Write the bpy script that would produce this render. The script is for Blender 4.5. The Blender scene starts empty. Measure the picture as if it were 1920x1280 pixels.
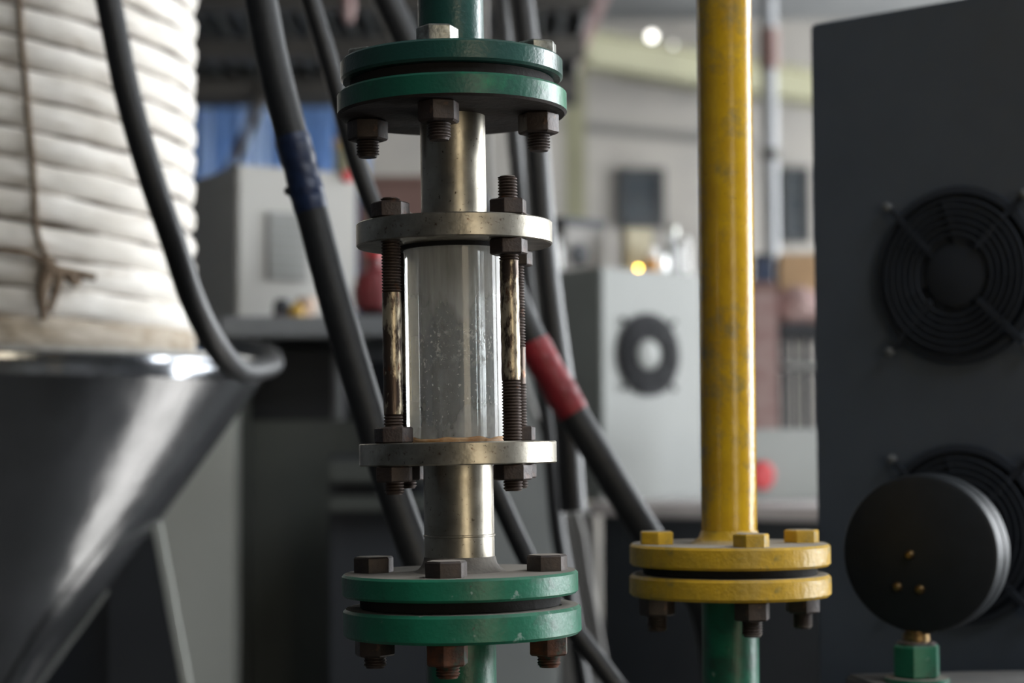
import bpy, bmesh, math, random
from mathutils import Vector, Matrix, noise
C = bpy.context.scene.collection
S = bpy.context.scene
PI = math.pi
rnd = random.Random(7)

# ------------------------------------------------------------------ camera
EYE = 1.25
FPX = 3500.0
PITCH = math.radians(3.35)
ROLL = -0.0045
RC = (Matrix.Rotation(PI/2 + PITCH, 3, 'X') @ Matrix.Rotation(ROLL, 3, 'Z'))
cam_d = bpy.data.cameras.new('camera')
cam = bpy.data.objects.new('camera', cam_d); C.objects.link(cam)
cam.matrix_world = Matrix.Translation((0, 0, EYE)) @ RC.to_4x4()
cam_d.sensor_width = 36.0
cam_d.lens = FPX/1920*36.0
cam_d.clip_start = 0.05
cam_d.dof.use_dof = True
cam_d.dof.focus_distance = 0.915
cam_d.dof.aperture_fstop = 6.6
cam_d.dof.aperture_blades = 9
S.camera = cam

# ------------------------------------------------------------------ world, light, exposure
S.view_settings.view_transform = 'Standard'
S.view_settings.look = 'None'
S.view_settings.gamma = 1.0
S.view_settings.use_curve_mapping = False
S.view_settings.exposure = 0.0
w = bpy.data.worlds.new('daylight'); S.world = w; w.use_nodes = True
w.node_tree.nodes['Background'].inputs[0].default_value = (0.55, 0.66, 0.8, 1)
w.node_tree.nodes['Background'].inputs[1].default_value = 0.3

def area(name, loc, target, sx, sy, power, col):
    d = bpy.data.lights.new(name, 'AREA'); d.shape = 'RECTANGLE'; d.size = sx; d.size_y = sy
    d.energy = power; d.color = col
    o = bpy.data.objects.new(name, d); C.objects.link(o); o.location = loc
    v = Vector(target) - Vector(loc)
    o.rotation_euler = v.to_track_quat('-Z', 'Y').to_euler()
    return o
XR, XL, YB, YF, ZC = 5.0, -5.0, 14.0, -5.0, 4.5
WIN = [(2.6, 5.6), (6.4, 9.2), (10.0, 13.2)]
WZ = (1.15, 3.7)
PW = [470, 330, 430]
for (a, b), p in zip(WIN, PW):
    m_ = (a+b)/2; zc = (WZ[0]+WZ[1])/2
    area('window_daylight', (XR+0.25, m_, zc), (0, m_, zc), b-a, WZ[1]-WZ[0], p, (0.93, 0.97, 1.0))
area('doorway_daylight', (2.9, YF-0.25, 1.5), (2.9, 0, 1.5), 1.9, 2.3, 66, (1.0, 0.84, 0.58))
area('side_door_daylight', (XR+0.25, 1.85, 1.1), (0, 1.85, 1.1), 1.0, 2.1, 130, (0.93, 0.97, 1.0))
area('roof_light', (2.9, -1.1, ZC-.03), (2.9, -1.1, 0), 3.2, 3.5, 210, (0.95, 0.98, 1.0))

sun_d = bpy.data.lights.new('sun', 'SUN'); sun_d.energy = 240; sun_d.angle = math.radians(.6); sun_d.color = (1.0, 0.95, 0.88)
sun = bpy.data.objects.new('sun', sun_d); C.objects.link(sun); sun.location = (9, 1.5, 4)
sun.rotation_euler = Vector((-.91, .17, -.40)).to_track_quat('-Z', 'Y').to_euler()

# ------------------------------------------------------------------ pixel -> world helper
def P(px, py, Y):
    d = RC @ Vector(((px-960)/FPX, -(py-640)/FPX, -1.0))
    return Vector((0, 0, EYE)) + d*(Y/d.y)
def ZP(py, Y, px=900): return P(px, py, Y).z
def XP(px, Y, py=640): return P(px, py, Y).x

# ------------------------------------------------------------------ materials
def lin(r, g, b):
    f = lambda c: (c/255/12.92) if c/255 <= 0.04045 else ((c/255+0.055)/1.055)**2.4
    return (f(r), f(g), f(b))
def c4(c): return (c[0], c[1], c[2], 1)

def mat(name, col, rough=0.5, metal=0.0, var=None, vscale=30, spots=None, dust=None, bump=None,
        coat=0.0, stretch=(1, 1, 1), rvar=0.0, emit=None, spec=0.5):
    m = bpy.data.materials.new(name); m.use_nodes = True
    nt = m.node_tree; N = nt.nodes; L = nt.links
    b = N['Principled BSDF']
    b.inputs['Base Color'].default_value = c4(col)
    b.inputs['Roughness'].default_value = rough
    b.inputs['Metallic'].default_value = metal
    b.inputs['Coat Weight'].default_value = coat
    b.inputs['Specular IOR Level'].default_value = spec
    tc = N.new('ShaderNodeTexCoord')
    mp = N.new('ShaderNodeMapping'); mp.inputs['Scale'].default_value = stretch
    L.new(tc.outputs['Object'], mp.inputs['Vector'])
    def nz(scale, detail=4, rgh=0.55):
        n = N.new('ShaderNodeTexNoise'); n.inputs['Scale'].default_value = scale
        n.inputs['Detail'].default_value = detail; n.inputs['Roughness'].default_value = rgh
        L.new(mp.outputs[0], n.inputs['Vector']); return n.outputs['Fac']
    def ramp(sock, lo, hi):
        r = N.new('ShaderNodeMapRange'); r.inputs['From Min'].default_value = lo
        r.inputs['From Max'].default_value = hi; L.new(sock, r.inputs['Value']); return r.outputs[0]
    def mix(fac, a, bb):
        x = N.new('ShaderNodeMix'); x.data_type = 'RGBA'
        if hasattr(fac, 'links'): L.new(fac, x.inputs['Factor'])
        else: x.inputs['Factor'].default_value = fac
        for s, v in ((x.inputs[6], a), (x.inputs[7], bb)):
            if hasattr(v, 'links'): L.new(v, s)
            else: s.default_value = c4(v)
        return x.outputs[2]
    cs = col; ms = None
    if var is not None:
        cs = mix(ramp(nz(vscale), 0.35, 0.65), col, var)
    if spots:
        for (sc, scale, lo, hi) in spots:
            cs = mix(ramp(nz(scale, 6, 0.65), lo, hi), cs, sc)
    if dust:
        dc, lo, hi, amt = dust
        g = N.new('ShaderNodeNewGeometry'); sx = N.new('ShaderNodeSeparateXYZ')
        L.new(g.outputs['Normal'], sx.inputs[0])
        mm = N.new('ShaderNodeMath'); mm.operation = 'MULTIPLY'
        L.new(ramp(sx.outputs['Z'], lo, hi), mm.inputs[0])
        L.new(ramp(nz(260, 5), 0.3-amt*0.5, 0.75-amt*0.5), mm.inputs[1])
        cs = mix(mm.outputs[0], cs, dc)
        rr = N.new('ShaderNodeMapRange'); L.new(mm.outputs[0], rr.inputs['Value'])
        rr.inputs['To Min'].default_value = rough; rr.inputs['To Max'].default_value = 0.95
        L.new(rr.outputs[0], b.inputs['Roughness'])
        if metal > 0:
            rm = N.new('ShaderNodeMapRange'); L.new(mm.outputs[0], rm.inputs['Value'])
            rm.inputs['To Min'].default_value = metal; rm.inputs['To Max'].default_value = 0.0
            L.new(rm.outputs[0], b.inputs['Metallic'])
    elif rvar:
        rr = N.new('ShaderNodeMapRange'); L.new(nz(vscale*1.7), rr.inputs['Value'])
        rr.inputs['From Min'].default_value = .3; rr.inputs['From Max'].default_value = .7
        rr.inputs['To Min'].default_value = max(0, rough-rvar); rr.inputs['To Max'].default_value = min(1, rough+rvar)
        L.new(rr.outputs[0], b.inputs['Roughness'])
    if hasattr(cs, 'links'): L.new(cs, b.inputs['Base Color'])
    if bump:
        last = None
        for (scale, st) in (bump if isinstance(bump, list) else [bump]):
            bp = N.new('ShaderNodeBump'); bp.inputs['Strength'].default_value = st
            bp.inputs['Distance'].default_value = 0.3/scale
            L.new(nz(scale, 4), bp.inputs['Height'])
            if last: L.new(last, bp.inputs['Normal'])
            last = bp.outputs[0]
        L.new(last, b.inputs['Normal'])
    if emit:
        b.inputs['Emission Color'].default_value = c4(emit[0]); b.inputs['Emission Strength'].default_value = emit[1]
    return m

M = {}
M['steel'] = mat('aged_steel', (0.42, 0.39, 0.33), 0.36, 1.0, var=(0.30, 0.275, 0.225), vscale=60,
                 spots=[((0.06, 0.045, 0.035), 420, 0.62, 0.70)], bump=[(500, 0.10)], rvar=0.06, dust=None)
M['steel_flange'] = mat('scuffed_steel', (0.45, 0.42, 0.36), 0.36, 1.0, var=(0.26, 0.24, 0.2), vscale=75,
                 spots=[((0.10, 0.05, 0.035), 260, 0.60, 0.72), ((0.05, 0.045, 0.04), 500, 0.63, 0.70)],
                 bump=[(450, 0.15)], dust=((0.17, 0.15, 0.125), 0.75, 0.95, 0.6))
M['green'] = mat('green_paint', (0.009, 0.150, 0.084), 0.38, 0, var=(0.008, 0.105, 0.06), vscale=40,
                 spots=[((0.02, 0.05, 0.035), 35, 0.56, 0.74), ((0.17, 0.26, 0.22), 120, 0.64, 0.69), ((0.03, 0.035, 0.03), 330, 0.66, 0.72)], bump=[(420, 0.25), (70, 0.06)],
                 dust=((0.20, 0.18, 0.155), 0.7, 0.95, 0.7))
M['green_mid'] = mat('mid_green_paint', (0.008, 0.088, 0.056), 0.36, 0, var=(0.007, 0.062, 0.042), vscale=40,
                 spots=[((0.006, 0.16, 0.075), 22, 0.52, 0.62), ((0.12, 0.19, 0.16), 110, 0.69, 0.74)], bump=[(420, 0.25), (70, 0.06)],
                 dust=((0.20, 0.18, 0.155), 0.7, 0.95, 0.7))
M['green_gloss'] = mat('glossy_green_paint', (0.011, 0.052, 0.045), 0.30, 0, var=(0.010, 0.062, 0.048), vscale=30,
                 spots=[((0.02, 0.03, 0.025), 170, 0.69, 0.73)], bump=[(420, 0.3), (60, 0.07)],
                 dust=((0.20, 0.18, 0.155), 0.7, 0.95, 0.5))
M['yellow'] = mat('yellow_paint', (0.60, 0.36, 0.012), 0.24, 0, var=(0.48, 0.27, 0.012), vscale=38,
                 spots=[((0.22, 0.175, 0.07), 48, 0.50, 0.72), ((0.07, 0.05, 0.02), 330, 0.67, 0.73)],
                 bump=[(300, 0.22), (50, 0.04)], dust=((0.30, 0.27, 0.23), 0.7, 0.95, 0.75))
M['yellow_dirty'] = mat('grimy_yellow_paint', (0.56, 0.33, 0.014), 0.42, 0, var=(0.42, 0.26, 0.02), vscale=60,
                 spots=[((0.20, 0.16, 0.05), 90, 0.55, 0.72), ((0.05, 0.04, 0.02), 400, 0.66, 0.72)],
                 bump=[(260, 0.4), (60, 0.2)], dust=((0.30, 0.27, 0.23), 0.7, 0.95, 0.75))
M['rust'] = mat('dark_rusty_steel', (0.052, 0.037, 0.032), 0.5, 0.35, var=(0.030, 0.023, 0.022), vscale=120,
                 spots=[((0.11, 0.06, 0.04), 200, 0.58, 0.72)], bump=[(500, 0.5)], dust=((0.20, 0.17, 0.145), 0.75, 0.95, 0.55))
M['thread'] = mat('rusty_thread', (0.085, 0.062, 0.052), 0.5, 0.5, var=(0.045, 0.032, 0.027), vscale=120, spots=[((0.13, 0.06, 0.03), 120, 0.58, 0.68)])
M['orange_rust'] = mat('orange_rust', (0.13, 0.043, 0.017), 0.7, 0.1, var=(0.03, 0.02, 0.015), vscale=120,
                 spots=[((0.02, 0.06, 0.045), 90, 0.55, 0.65)], bump=[(400, 0.5)])
M['zinc'] = mat('zinc_plated_steel', (0.42, 0.43, 0.40), 0.35, 0.9, var=(0.2, 0.2, 0.18), vscale=250, bump=[(500, .3)])
M['rod'] = mat('worn_rod', (0.10, 0.072, 0.056), 0.38, 0.75, var=(0.05, 0.035, 0.028), vscale=90, stretch=(1, 1, .4),
                 spots=[((0.46, 0.39, 0.28), 105, 0.50, 0.57), ((0.12, 0.05, 0.025), 130, 0.6, 0.66)], bump=[(350, .35)])
M['bolt_dark'] = mat('dark_bolt_steel', (0.036, 0.030, 0.029), 0.5, 0.5, var=(0.055, 0.042, 0.036), vscale=150,
                 bump=[(450, .4)], dust=((0.24, 0.21, 0.18), 0.75, 0.95, 0.75))
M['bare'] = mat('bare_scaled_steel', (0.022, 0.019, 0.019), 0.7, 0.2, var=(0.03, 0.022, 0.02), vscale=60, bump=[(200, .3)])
M['weld'] = mat('dull_weld', (0.17, 0.155, 0.135), 0.75, 0.2, var=(0.11, 0.1, 0.09), vscale=150, bump=[(300, .5)])
M['gasket'] = mat('black_rubber_gasket', (0.006, 0.0055, 0.0055), 0.9, bump=[(200, .4)])
M['sealant'] = mat('rusty_sealant', (0.30, 0.14, 0.045), 0.6, var=(0.42, 0.27, 0.14), vscale=150, bump=[(250, .5)])
M['hose'] = mat('black_rubber', (0.010, 0.011, 0.013), 0.45, bump=[(700, .5), (90, .1)], var=(0.015, 0.015, 0.017), vscale=200)
M['hose_matte'] = mat('matte_black_rubber', (0.011, 0.012, 0.014), 0.52, bump=[(500, .4)], var=(0.016, 0.017, 0.019), vscale=120)
M['blue_tape'] = mat('blue_tape', (0.012, 0.028, 0.085), 0.4, bump=[(120, .4)], var=(0.01, 0.018, 0.05), vscale=60)
M['red_tape'] = mat('red_tape', (0.30, 0.018, 0.028), 0.5, bump=[(120, .5)], var=(0.2, 0.012, 0.02), vscale=60)
M['cloth'] = mat('white_ceramic_cloth', (0.80, 0.77, 0.725), 0.95, var=(0.64, 0.605, 0.55), vscale=14, stretch=(1, 1, 3.5),
                 spots=[((0.40, 0.33, 0.25), 20, 0.58, 0.76)], bump=[(60, .5), (500, .3)])
M['cloth_dirty'] = mat('soiled_cloth', (0.58, 0.53, 0.46), 0.95, var=(0.34, 0.28, 0.21), vscale=14, stretch=(1, 1, 2.5),
                 spots=[((0.22, 0.16, 0.1), 20, 0.58, 0.75)], bump=[(50, .6), (400, .3)])
M['cord'] = mat('brown_cord', (0.10, 0.065, 0.04), 0.9, var=(0.17, 0.125, 0.085), vscale=90, bump=[(300, .6)])
M['groove'] = mat('dark_brown_backing', (0.07, 0.048, 0.032), 0.95, var=(0.04, 0.028, 0.02), vscale=40)
M['hopper'] = mat('grey_hopper_paint', (0.28, 0.29, 0.31), 0.17, 0.9, var=(0.23, 0.24, 0.255), vscale=14,
                 bump=[(20, .06), (200, .06)], dust=None, rvar=.05)
M['hopper_rim'] = mat('pale_rim', (0.45, 0.44, 0.41), 0.6, var=(0.3, 0.28, 0.25), vscale=40, bump=[(90, .3)])
M['dark_cab'] = mat('dark_blue_grey_paint', (0.092, 0.112, 0.147), 0.5, var=(0.083, 0.102, 0.135), vscale=25, bump=[(600, .12)])
M['fan_black'] = mat('black_plastic', (0.030, 0.036, 0.049), 0.7, spec=.15, bump=[(300, .05)])
M['fan_dark'] = mat('near_black_plastic', (0.010, 0.010, 0.013), 0.6, var=(0.013, 0.013, 0.016), vscale=60, spec=.25)
M['guard'] = mat('blackened_wire', (0.02, 0.022, 0.027), 0.45, 0.0)
M['gauge'] = mat('black_gauge_paint', (0.007, 0.009, 0.012), 0.50, bump=[(500, .12)], var=(0.009, 0.0115, 0.015), vscale=70, spec=.28)
M['brass'] = mat('dull_brass', (0.36, 0.24, 0.11), 0.38, 1.0, var=(0.2, 0.13, 0.06), vscale=200, bump=[(350, .4)])
M['guard2'] = mat('dull_screw_steel', (0.12, 0.13, 0.14), 0.5, var=(0.09, 0.1, 0.11), vscale=200)
M['pale_cab'] = mat('pale_grey_paint', (0.185, 0.193, 0.183), 0.5, var=(0.172, 0.18, 0.17), vscale=9)
M['white_cab'] = mat('off_white_paint', (0.39, 0.385, 0.365), 0.5, var=(0.365, 0.36, 0.34), vscale=9)
M['vent'] = mat('grey_vent', (0.20, 0.19, 0.18), 0.6)
M['locker'] = mat('grey_green_paint', (0.38, 0.395, 0.37), 0.5, var=(0.35, 0.365, 0.34), vscale=6)
M['dk_green'] = mat('dark_green_grey_paint', (0.065, 0.072, 0.065), 0.55, var=(0.055, 0.061, 0.058), vscale=8)
M['mid_grey'] = mat('mid_grey_paint', (0.26, 0.27, 0.265), 0.55, var=(0.23, 0.24, 0.236), vscale=8)
M['black'] = mat('matte_black', (0.020, 0.024, 0.030), 0.6, var=(0.017, 0.02, 0.026), vscale=12)
M['slab'] = mat('grey_steel_top', (0.2, 0.21, 0.225), 0.5, var=(0.175, 0.185, 0.2), vscale=12)
M['pinkish'] = mat('pale_pink_edge', (0.52, 0.47, 0.46), 0.6, var=(0.46, 0.42, 0.41), vscale=10)
M['beige'] = mat('beige_plaster', (0.40, 0.37, 0.33), 0.9, var=(0.33, 0.31, 0.285), vscale=1.1,
                 spots=[((0.22, 0.20, 0.185), 0.9, 0.55, 0.8)], bump=[(8, .2)])
M['olive'] = mat('olive_paint', (0.24, 0.23, 0.145), 0.6, var=(0.2, 0.19, 0.12), vscale=2)
M['cream'] = mat('cream_paint', (0.50, 0.46, 0.34), 0.6, var=(0.44, 0.41, 0.3), vscale=20)
M['brownred'] = mat('brown_red_paint', (0.19, 0.11, 0.095), 0.65, var=(0.15, 0.085, 0.075), vscale=4)
M['dusty_pink'] = mat('dusty_pink', (0.34, 0.25, 0.235), 0.8, var=(0.25, 0.15, 0.145), vscale=18, stretch=(1, 1, 3))
M['roofdark'] = mat('dark_roof_sheet', (0.05, 0.052, 0.05), 0.75, var=(0.038, 0.04, 0.04), vscale=3)
M['purlin'] = mat('brown_grey_steel', (0.075, 0.068, 0.06), 0.7, var=(0.05, 0.047, 0.043), vscale=4)
M['blue'] = mat('blue_sheet', (0.095, 0.22, 0.52), 0.55, var=(0.15, 0.28, 0.56), vscale=3)
M['paleblue'] = mat('pale_blue_sheet', (0.45, 0.60, 0.85), 0.5, var=(0.38, 0.52, 0.8), vscale=3)
M['red'] = mat('red_plastic', (0.48, 0.02, 0.025), 0.45, var=(0.38, 0.016, 0.02), vscale=30)
M['darkred'] = mat('dark_red_paint', (0.17, 0.015, 0.02), 0.5, var=(0.1, 0.012, 0.015), vscale=30)
M['ochre'] = mat('yellow_ochre', (0.45, 0.27, 0.02), 0.5, var=(0.4, 0.23, 0.02), vscale=30)
M['tan'] = mat('tan_cardboard', (0.42, 0.28, 0.16), 0.85, var=(0.36, 0.235, 0.13), vscale=20)
M['peach'] = mat('pale_peach', (0.52, 0.38, 0.29), 0.7, var=(0.47, 0.34, 0.26), vscale=30)
M['galv'] = mat('galvanised_pipe', (0.27, 0.275, 0.285), 0.5, 0.2, var=(0.23, 0.235, 0.245), vscale=20)
M['white'] = mat('white_plastic', (0.75, 0.75, 0.74), 0.4, var=(0.7, 0.7, 0.69), vscale=30)
M['navy'] = mat('navy_plastic', (0.03, 0.045, 0.09), 0.5, var=(0.025, 0.04, 0.08), vscale=30)
M['amber'] = mat('amber_lamp', (0.8, 0.45, 0.02), 0.3, emit=((1.0, 0.62, 0.06), 22.0), var=(0.8, 0.42, 0.02), vscale=90)
M['amber_dull'] = mat('amber_plastic', (0.5, 0.24, 0.03), 0.4, var=(0.42, 0.2, 0.03), vscale=60)
M['lampglow'] = mat('lit_lamp', (0.9, 0.9, 0.85), 0.4, emit=((1, 0.97, 0.9), 5.0), var=(0.85, 0.85, 0.8), vscale=20)
M['lampdim'] = mat('dim_lamp', (0.6, 0.6, 0.55), 0.4, emit=((1, 0.97, 0.9), 1.2), var=(0.55, 0.55, 0.5), vscale=20)
M['concrete'] = mat('grey_concrete', (0.055, 0.055, 0.054), 0.85, var=(0.045, 0.045, 0.044), vscale=3, bump=[(12, .3)])
M['ceil'] = mat('grey_roof_sheet', (0.23, 0.235, 0.235), 0.8, var=(0.19, 0.195, 0.2), vscale=1.2)
M['wallgrey'] = mat('grey_wall', (0.055, 0.056, 0.058), 0.9, var=(0.045, 0.046, 0.048), vscale=1.2)
M['wallblue'] = mat('blue_grey_wall', (0.06, 0.067, 0.077), 0.9, var=(0.05, 0.056, 0.065), vscale=1.2)
M['window_dark'] = mat('dark_window_glass', (0.022, 0.03, 0.038), 0.15, var=(0.05, 0.058, 0.062), vscale=6)
M['palecable'] = mat('pale_grey_cable', (0.20, 0.192, 0.18), 0.6, var=(0.17, 0.163, 0.155), vscale=30)
M['mid_brown'] = mat('brown_grey_paint', (0.085, 0.08, 0.075), 0.6, var=(0.07, 0.066, 0.062), vscale=8)
M['pedestal'] = mat('dusty_grey_steel', (0.12, 0.115, 0.11), 0.8, var=(0.09, 0.088, 0.085), vscale=30, bump=[(120, .4)])

def glass_mat():
    m = bpy.data.materials.new('limescaled_glass'); m.use_nodes = True
    nt = m.node_tree; N = nt.nodes; L = nt.links
    out = N['Material Output']; b = N['Principled BSDF']
    b.inputs['Base Color'].default_value = (0.93, 0.97, 0.96, 1)
    b.inputs['Roughness'].default_value = 0.04
    b.inputs['IOR'].default_value = 1.48
    b.inputs['Transmission Weight'].default_value = 1.0
    tc = N.new('ShaderNodeTexCoord')
    def nz(scale, st, detail=5, rg=.6):
        mp = N.new('ShaderNodeMapping'); mp.inputs['Scale'].default_value = st
        L.new(tc.outputs['Object'], mp.inputs[0])
        n = N.new('ShaderNodeTexNoise'); n.inputs['Scale'].default_value = scale; n.inputs['Detail'].default_value = detail
        n.inputs['Roughness'].default_value = rg
        L.new(mp.outputs[0], n.inputs['Vector']); return n.outputs['Fac']
    def mr(s, a, bb, lo=0., hi=1.):
        r = N.new('ShaderNodeMapRange'); r.inputs[1].default_value = a; r.inputs[2].default_value = bb
        r.inputs[3].default_value = lo; r.inputs[4].default_value = hi
        L.new(s, r.inputs[0]); return r.outputs[0]
    def op(k, a, bb):
        x = N.new('ShaderNodeMath'); x.operation = k; x.use_clamp = True
        for s, v in ((x.inputs[0], a), (x.inputs[1], bb)):
            if hasattr(v, 'links'): L.new(v, s)
            else: s.default_value = v
        return x.outputs[0]
    sep = N.new('ShaderNodeSeparateXYZ'); L.new(tc.outputs['Object'], sep.inputs[0])
    z = sep.outputs['Z']       # 0 (bottom) .. 0.1 (top)
    rad = op('SQRT', op('ADD', op('MULTIPLY', sep.outputs['X'], sep.outputs['X']), op('MULTIPLY', sep.outputs['Y'], sep.outputs['Y'])), 0.0)
    outer = mr(rad, 0.018, 0.019)
    inner = op('SUBTRACT', 1.0, outer)
    streak = nz(110, (1, 1, .12), 4)
    zt = op('ADD', z, mr(nz(60, (1, 1, .35), 4), .3, .7, -.014, .014))
    top = op('MULTIPLY', mr(zt, 0.050, 0.074), mr(streak, 0.30, 0.62, .45, .85))
    low = op('MULTIPLY', mr(op('SUBTRACT', mr(nz(55, (1, 1, .6), 4), .32, .68, 0.0, 0.026), z), -0.010, 0.012), 0.85)
    patch = mr(nz(260, (1, 1, .8), 6, .7), 0.53, 0.59)
    band = op('MULTIPLY', mr(z, .036, .044), mr(z, .062, .054))
    patch = op('MULTIPLY', patch, op('MULTIPLY', band, mr(nz(60, (1, 1, .7), 2), .38, .50)))
    speck = op('MAXIMUM', mr(nz(800, (1, 1, .8), 2, .4), 0.665, 0.71), mr(nz(420, (1, 1, .8), 2, .4), 0.70, 0.73))
    haze = mr(streak, 0.45, 0.8, 0.06, 0.22)
    fo = op('MULTIPLY', outer, op('MAXIMUM', op('MULTIPLY', top, .72), op('MAXIMUM', op('MULTIPLY', low, .8), haze)))
    fi = op('MULTIPLY', inner, op('MAXIMUM', op('MULTIPLY', top, .8), op('MAXIMUM', op('MULTIPLY', patch, .9), speck)))
    f = op('MAXIMUM', fo, fi)
    d = N.new('ShaderNodeBsdfDiffuse'); d.inputs[0].default_value = (0.70, 0.675, 0.63, 1)
    t = N.new('ShaderNodeBsdfTranslucent'); t.inputs[0].default_value = (0.62, 0.60, 0.56, 1)
    mx = N.new('ShaderNodeMixShader'); mx.inputs[0].default_value = .5
    L.new(d.outputs[0], mx.inputs[1]); L.new(t.outputs[0], mx.inputs[2])
    film = N.new('ShaderNodeBsdfDiffuse'); film.inputs[0].default_value = (0.10, 0.118, 0.125, 1)
    ff = op('MULTIPLY', inner, mr(streak, .3, .7, .55, .85))
    m0 = N.new('ShaderNodeMixShader'); L.new(ff, m0.inputs[0]); L.new(b.outputs[0], m0.inputs[1]); L.new(film.outputs[0], m0.inputs[2])
    m2 = N.new('ShaderNodeMixShader'); L.new(f, m2.inputs[0])
    L.new(m0.outputs[0], m2.inputs[1]); L.new(mx.outputs[0], m2.inputs[2])
    L.new(m2.outputs[0], out.inputs[0])
    bp = N.new('ShaderNodeBump'); bp.inputs['Strength'].default_value = .008; bp.inputs['Distance'].default_value = .002
    L.new(streak, bp.inputs['Height']); L.new(bp.outputs[0], b.inputs['Normal'])
    return m
M['glass'] = glass_mat()
M['clear'] = mat('clear_jar_glass', (0.85, 0.87, 0.86), 0.08, var=(0.8, 0.82, 0.82), vscale=30)
M['clear'].node_tree.nodes['Principled BSDF'].inputs['Transmission Weight'].default_value = .7

# ------------------------------------------------------------------ object helpers
def thing(name, label, cat, loc=(0, 0, 0), group=None, mw=None):
    o = bpy.data.objects.new(name, None); C.objects.link(o)
    if mw is not None: o.matrix_world = mw
    else: o.location = loc
    o.empty_display_size = .02
    o['label'] = label; o['category'] = cat
    if group: o['group'] = group
    return o
def tag(o, label, cat, group=None):
    o['label'] = label; o['category'] = cat
    if group: o['group'] = group
    return o
def link(name, me, m, parent=None, loc=None, rot=None, mw=None, label=None):
    o = bpy.data.objects.new(name, me); C.objects.link(o)
    if m is not None and len(me.materials) == 0: me.materials.append(m)
    if parent: o.parent = parent
    if loc is not None: o.location = loc
    if rot is not None: o.rotation_euler = rot
    if mw is not None: o.matrix_basis = mw
    if label: o['label'] = label
    return o
def struct(o): o['kind'] = 'structure'; return o
def mesh_bm(name, bm, smooth=35):
    bmesh.ops.recalc_face_normals(bm, faces=bm.faces[:])
    me = bpy.data.meshes.new(name); bm.to_mesh(me); bm.free()
    if smooth:
        me.polygons.foreach_set('use_smooth', [True]*len(me.polygons))
        me.set_sharp_from_angle(angle=math.radians(smooth))
    me.update(); return me
def lathe(prof, seg=48, name='lathe', smooth=35, cap=True):
    bm = bmesh.new(); rings = []
    for (r, z) in prof:
        if r < 1e-6: rings.append([bm.verts.new((0, 0, z))])
        else: rings.append([bm.verts.new((r*math.cos(2*PI*k/seg), r*math.sin(2*PI*k/seg), z)) for k in range(seg)])
    for a, b in zip(rings, rings[1:]):
        for k in range(seg):
            k2 = (k+1) % seg
            if len(a) == 1 and len(b) == 1: continue
            if len(a) == 1: bm.faces.new((a[0], b[k], b[k2]))
            elif len(b) == 1: bm.faces.new((a[k], a[k2], b[0]))
            else: bm.faces.new((a[k], a[k2], b[k2], b[k]))
    if cap:
        for r in (rings[0], rings[-1]):
            if len(r) > 2: bm.faces.new(r)
    return mesh_bm(name, bm, smooth)
def ringlathe(prof, seg=48, name='ring', smooth=35):     # closed profile (a torus-like solid)
    return lathe(list(prof)+[prof[0]], seg, name, smooth, cap=False)
def disc_holes(R, t, ch, holes, hr, seg=112, name='disc', center=0.0):
    bm = bmesh.new()
    def circ(r, z, cx=0, cy=0, n=seg): return [bm.verts.new((cx+r*math.cos(2*PI*k/n), cy+r*math.sin(2*PI*k/n), z)) for k in range(n)]
    def br(a, b):
        n = len(a)
        for k in range(n): bm.faces.new((a[k], a[(k+1) % n], b[(k+1) % n], b[k]))
    o0, o1, o2, o3 = circ(R-ch, 0), circ(R, ch), circ(R, t-ch), circ(R-ch, t)
    br(o0, o1); br(o1, o2); br(o2, o3)
    hs = [(cx, cy, hr, 20) for cx, cy in holes]
    if center: hs.append((0, 0, center, 40))
    lo, hi = [o0], [o3]
    for cx, cy, r, n in hs:
        a = circ(r, 0, cx, cy, n); b = circ(r, t, cx, cy, n); br(b, a); lo.append(a); hi.append(b)
    for loops in (lo, hi):
        ed = []
        for lp in loops:
            for k in range(len(lp)):
                ed.append(bm.edges.get((lp[k], lp[(k+1) % len(lp)])))
        bmesh.ops.triangle_fill(bm, use_beauty=True, use_dissolve=False, edges=ed)
    return mesh_bm(name, bm, 30)
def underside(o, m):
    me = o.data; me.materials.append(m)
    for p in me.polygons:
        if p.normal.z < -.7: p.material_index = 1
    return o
def hexm(af, h, ch=0.0009, both=False, bore=0.0, name='hex'):
    R = af/math.sqrt(3); bm = bmesh.new()
    def ring(r, z): return [bm.verts.new((r*math.cos(PI/3*k), r*math.sin(PI/3*k), z)) for k in range(6)]
    def ring12(r, z): return ring(r, z)
    L_ = []
    if both: L_ += [ring(R*.90, 0), ring(R, ch)]
    else: L_ += [ring(R, 0)]
    L_ += [ring(R, h-ch), ring(R*.90, h)]
    for a, b in zip(L_, L_[1:]):
        for k in range(6): bm.faces.new((a[k], a[(k+1) % 6], b[(k+1) % 6], b[k]))
    bm.faces.new(L_[0]); bm.faces.new(L_[-1])
    bm.normal_update()
    ve = [e for e in bm.edges if abs((e.verts[0].co-e.verts[1].co).normalized().z) > .7]
    bmesh.ops.bevel(bm, geom=ve, offset=af*.03, segments=2, affect='EDGES', profile=.6)
    return mesh_bm(name, bm, 25)
def thread_profile(r, z0, z1, pitch=0.0015, depth=0.00075):
    out = []; z = z0
    while z < z1-1e-6:
        out += [(r-depth, z), (r, min(z+pitch*.42, z1)), (r, min(z+pitch*.6, z1))]; z += pitch
    out.append((r-depth, z1)); return out
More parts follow.
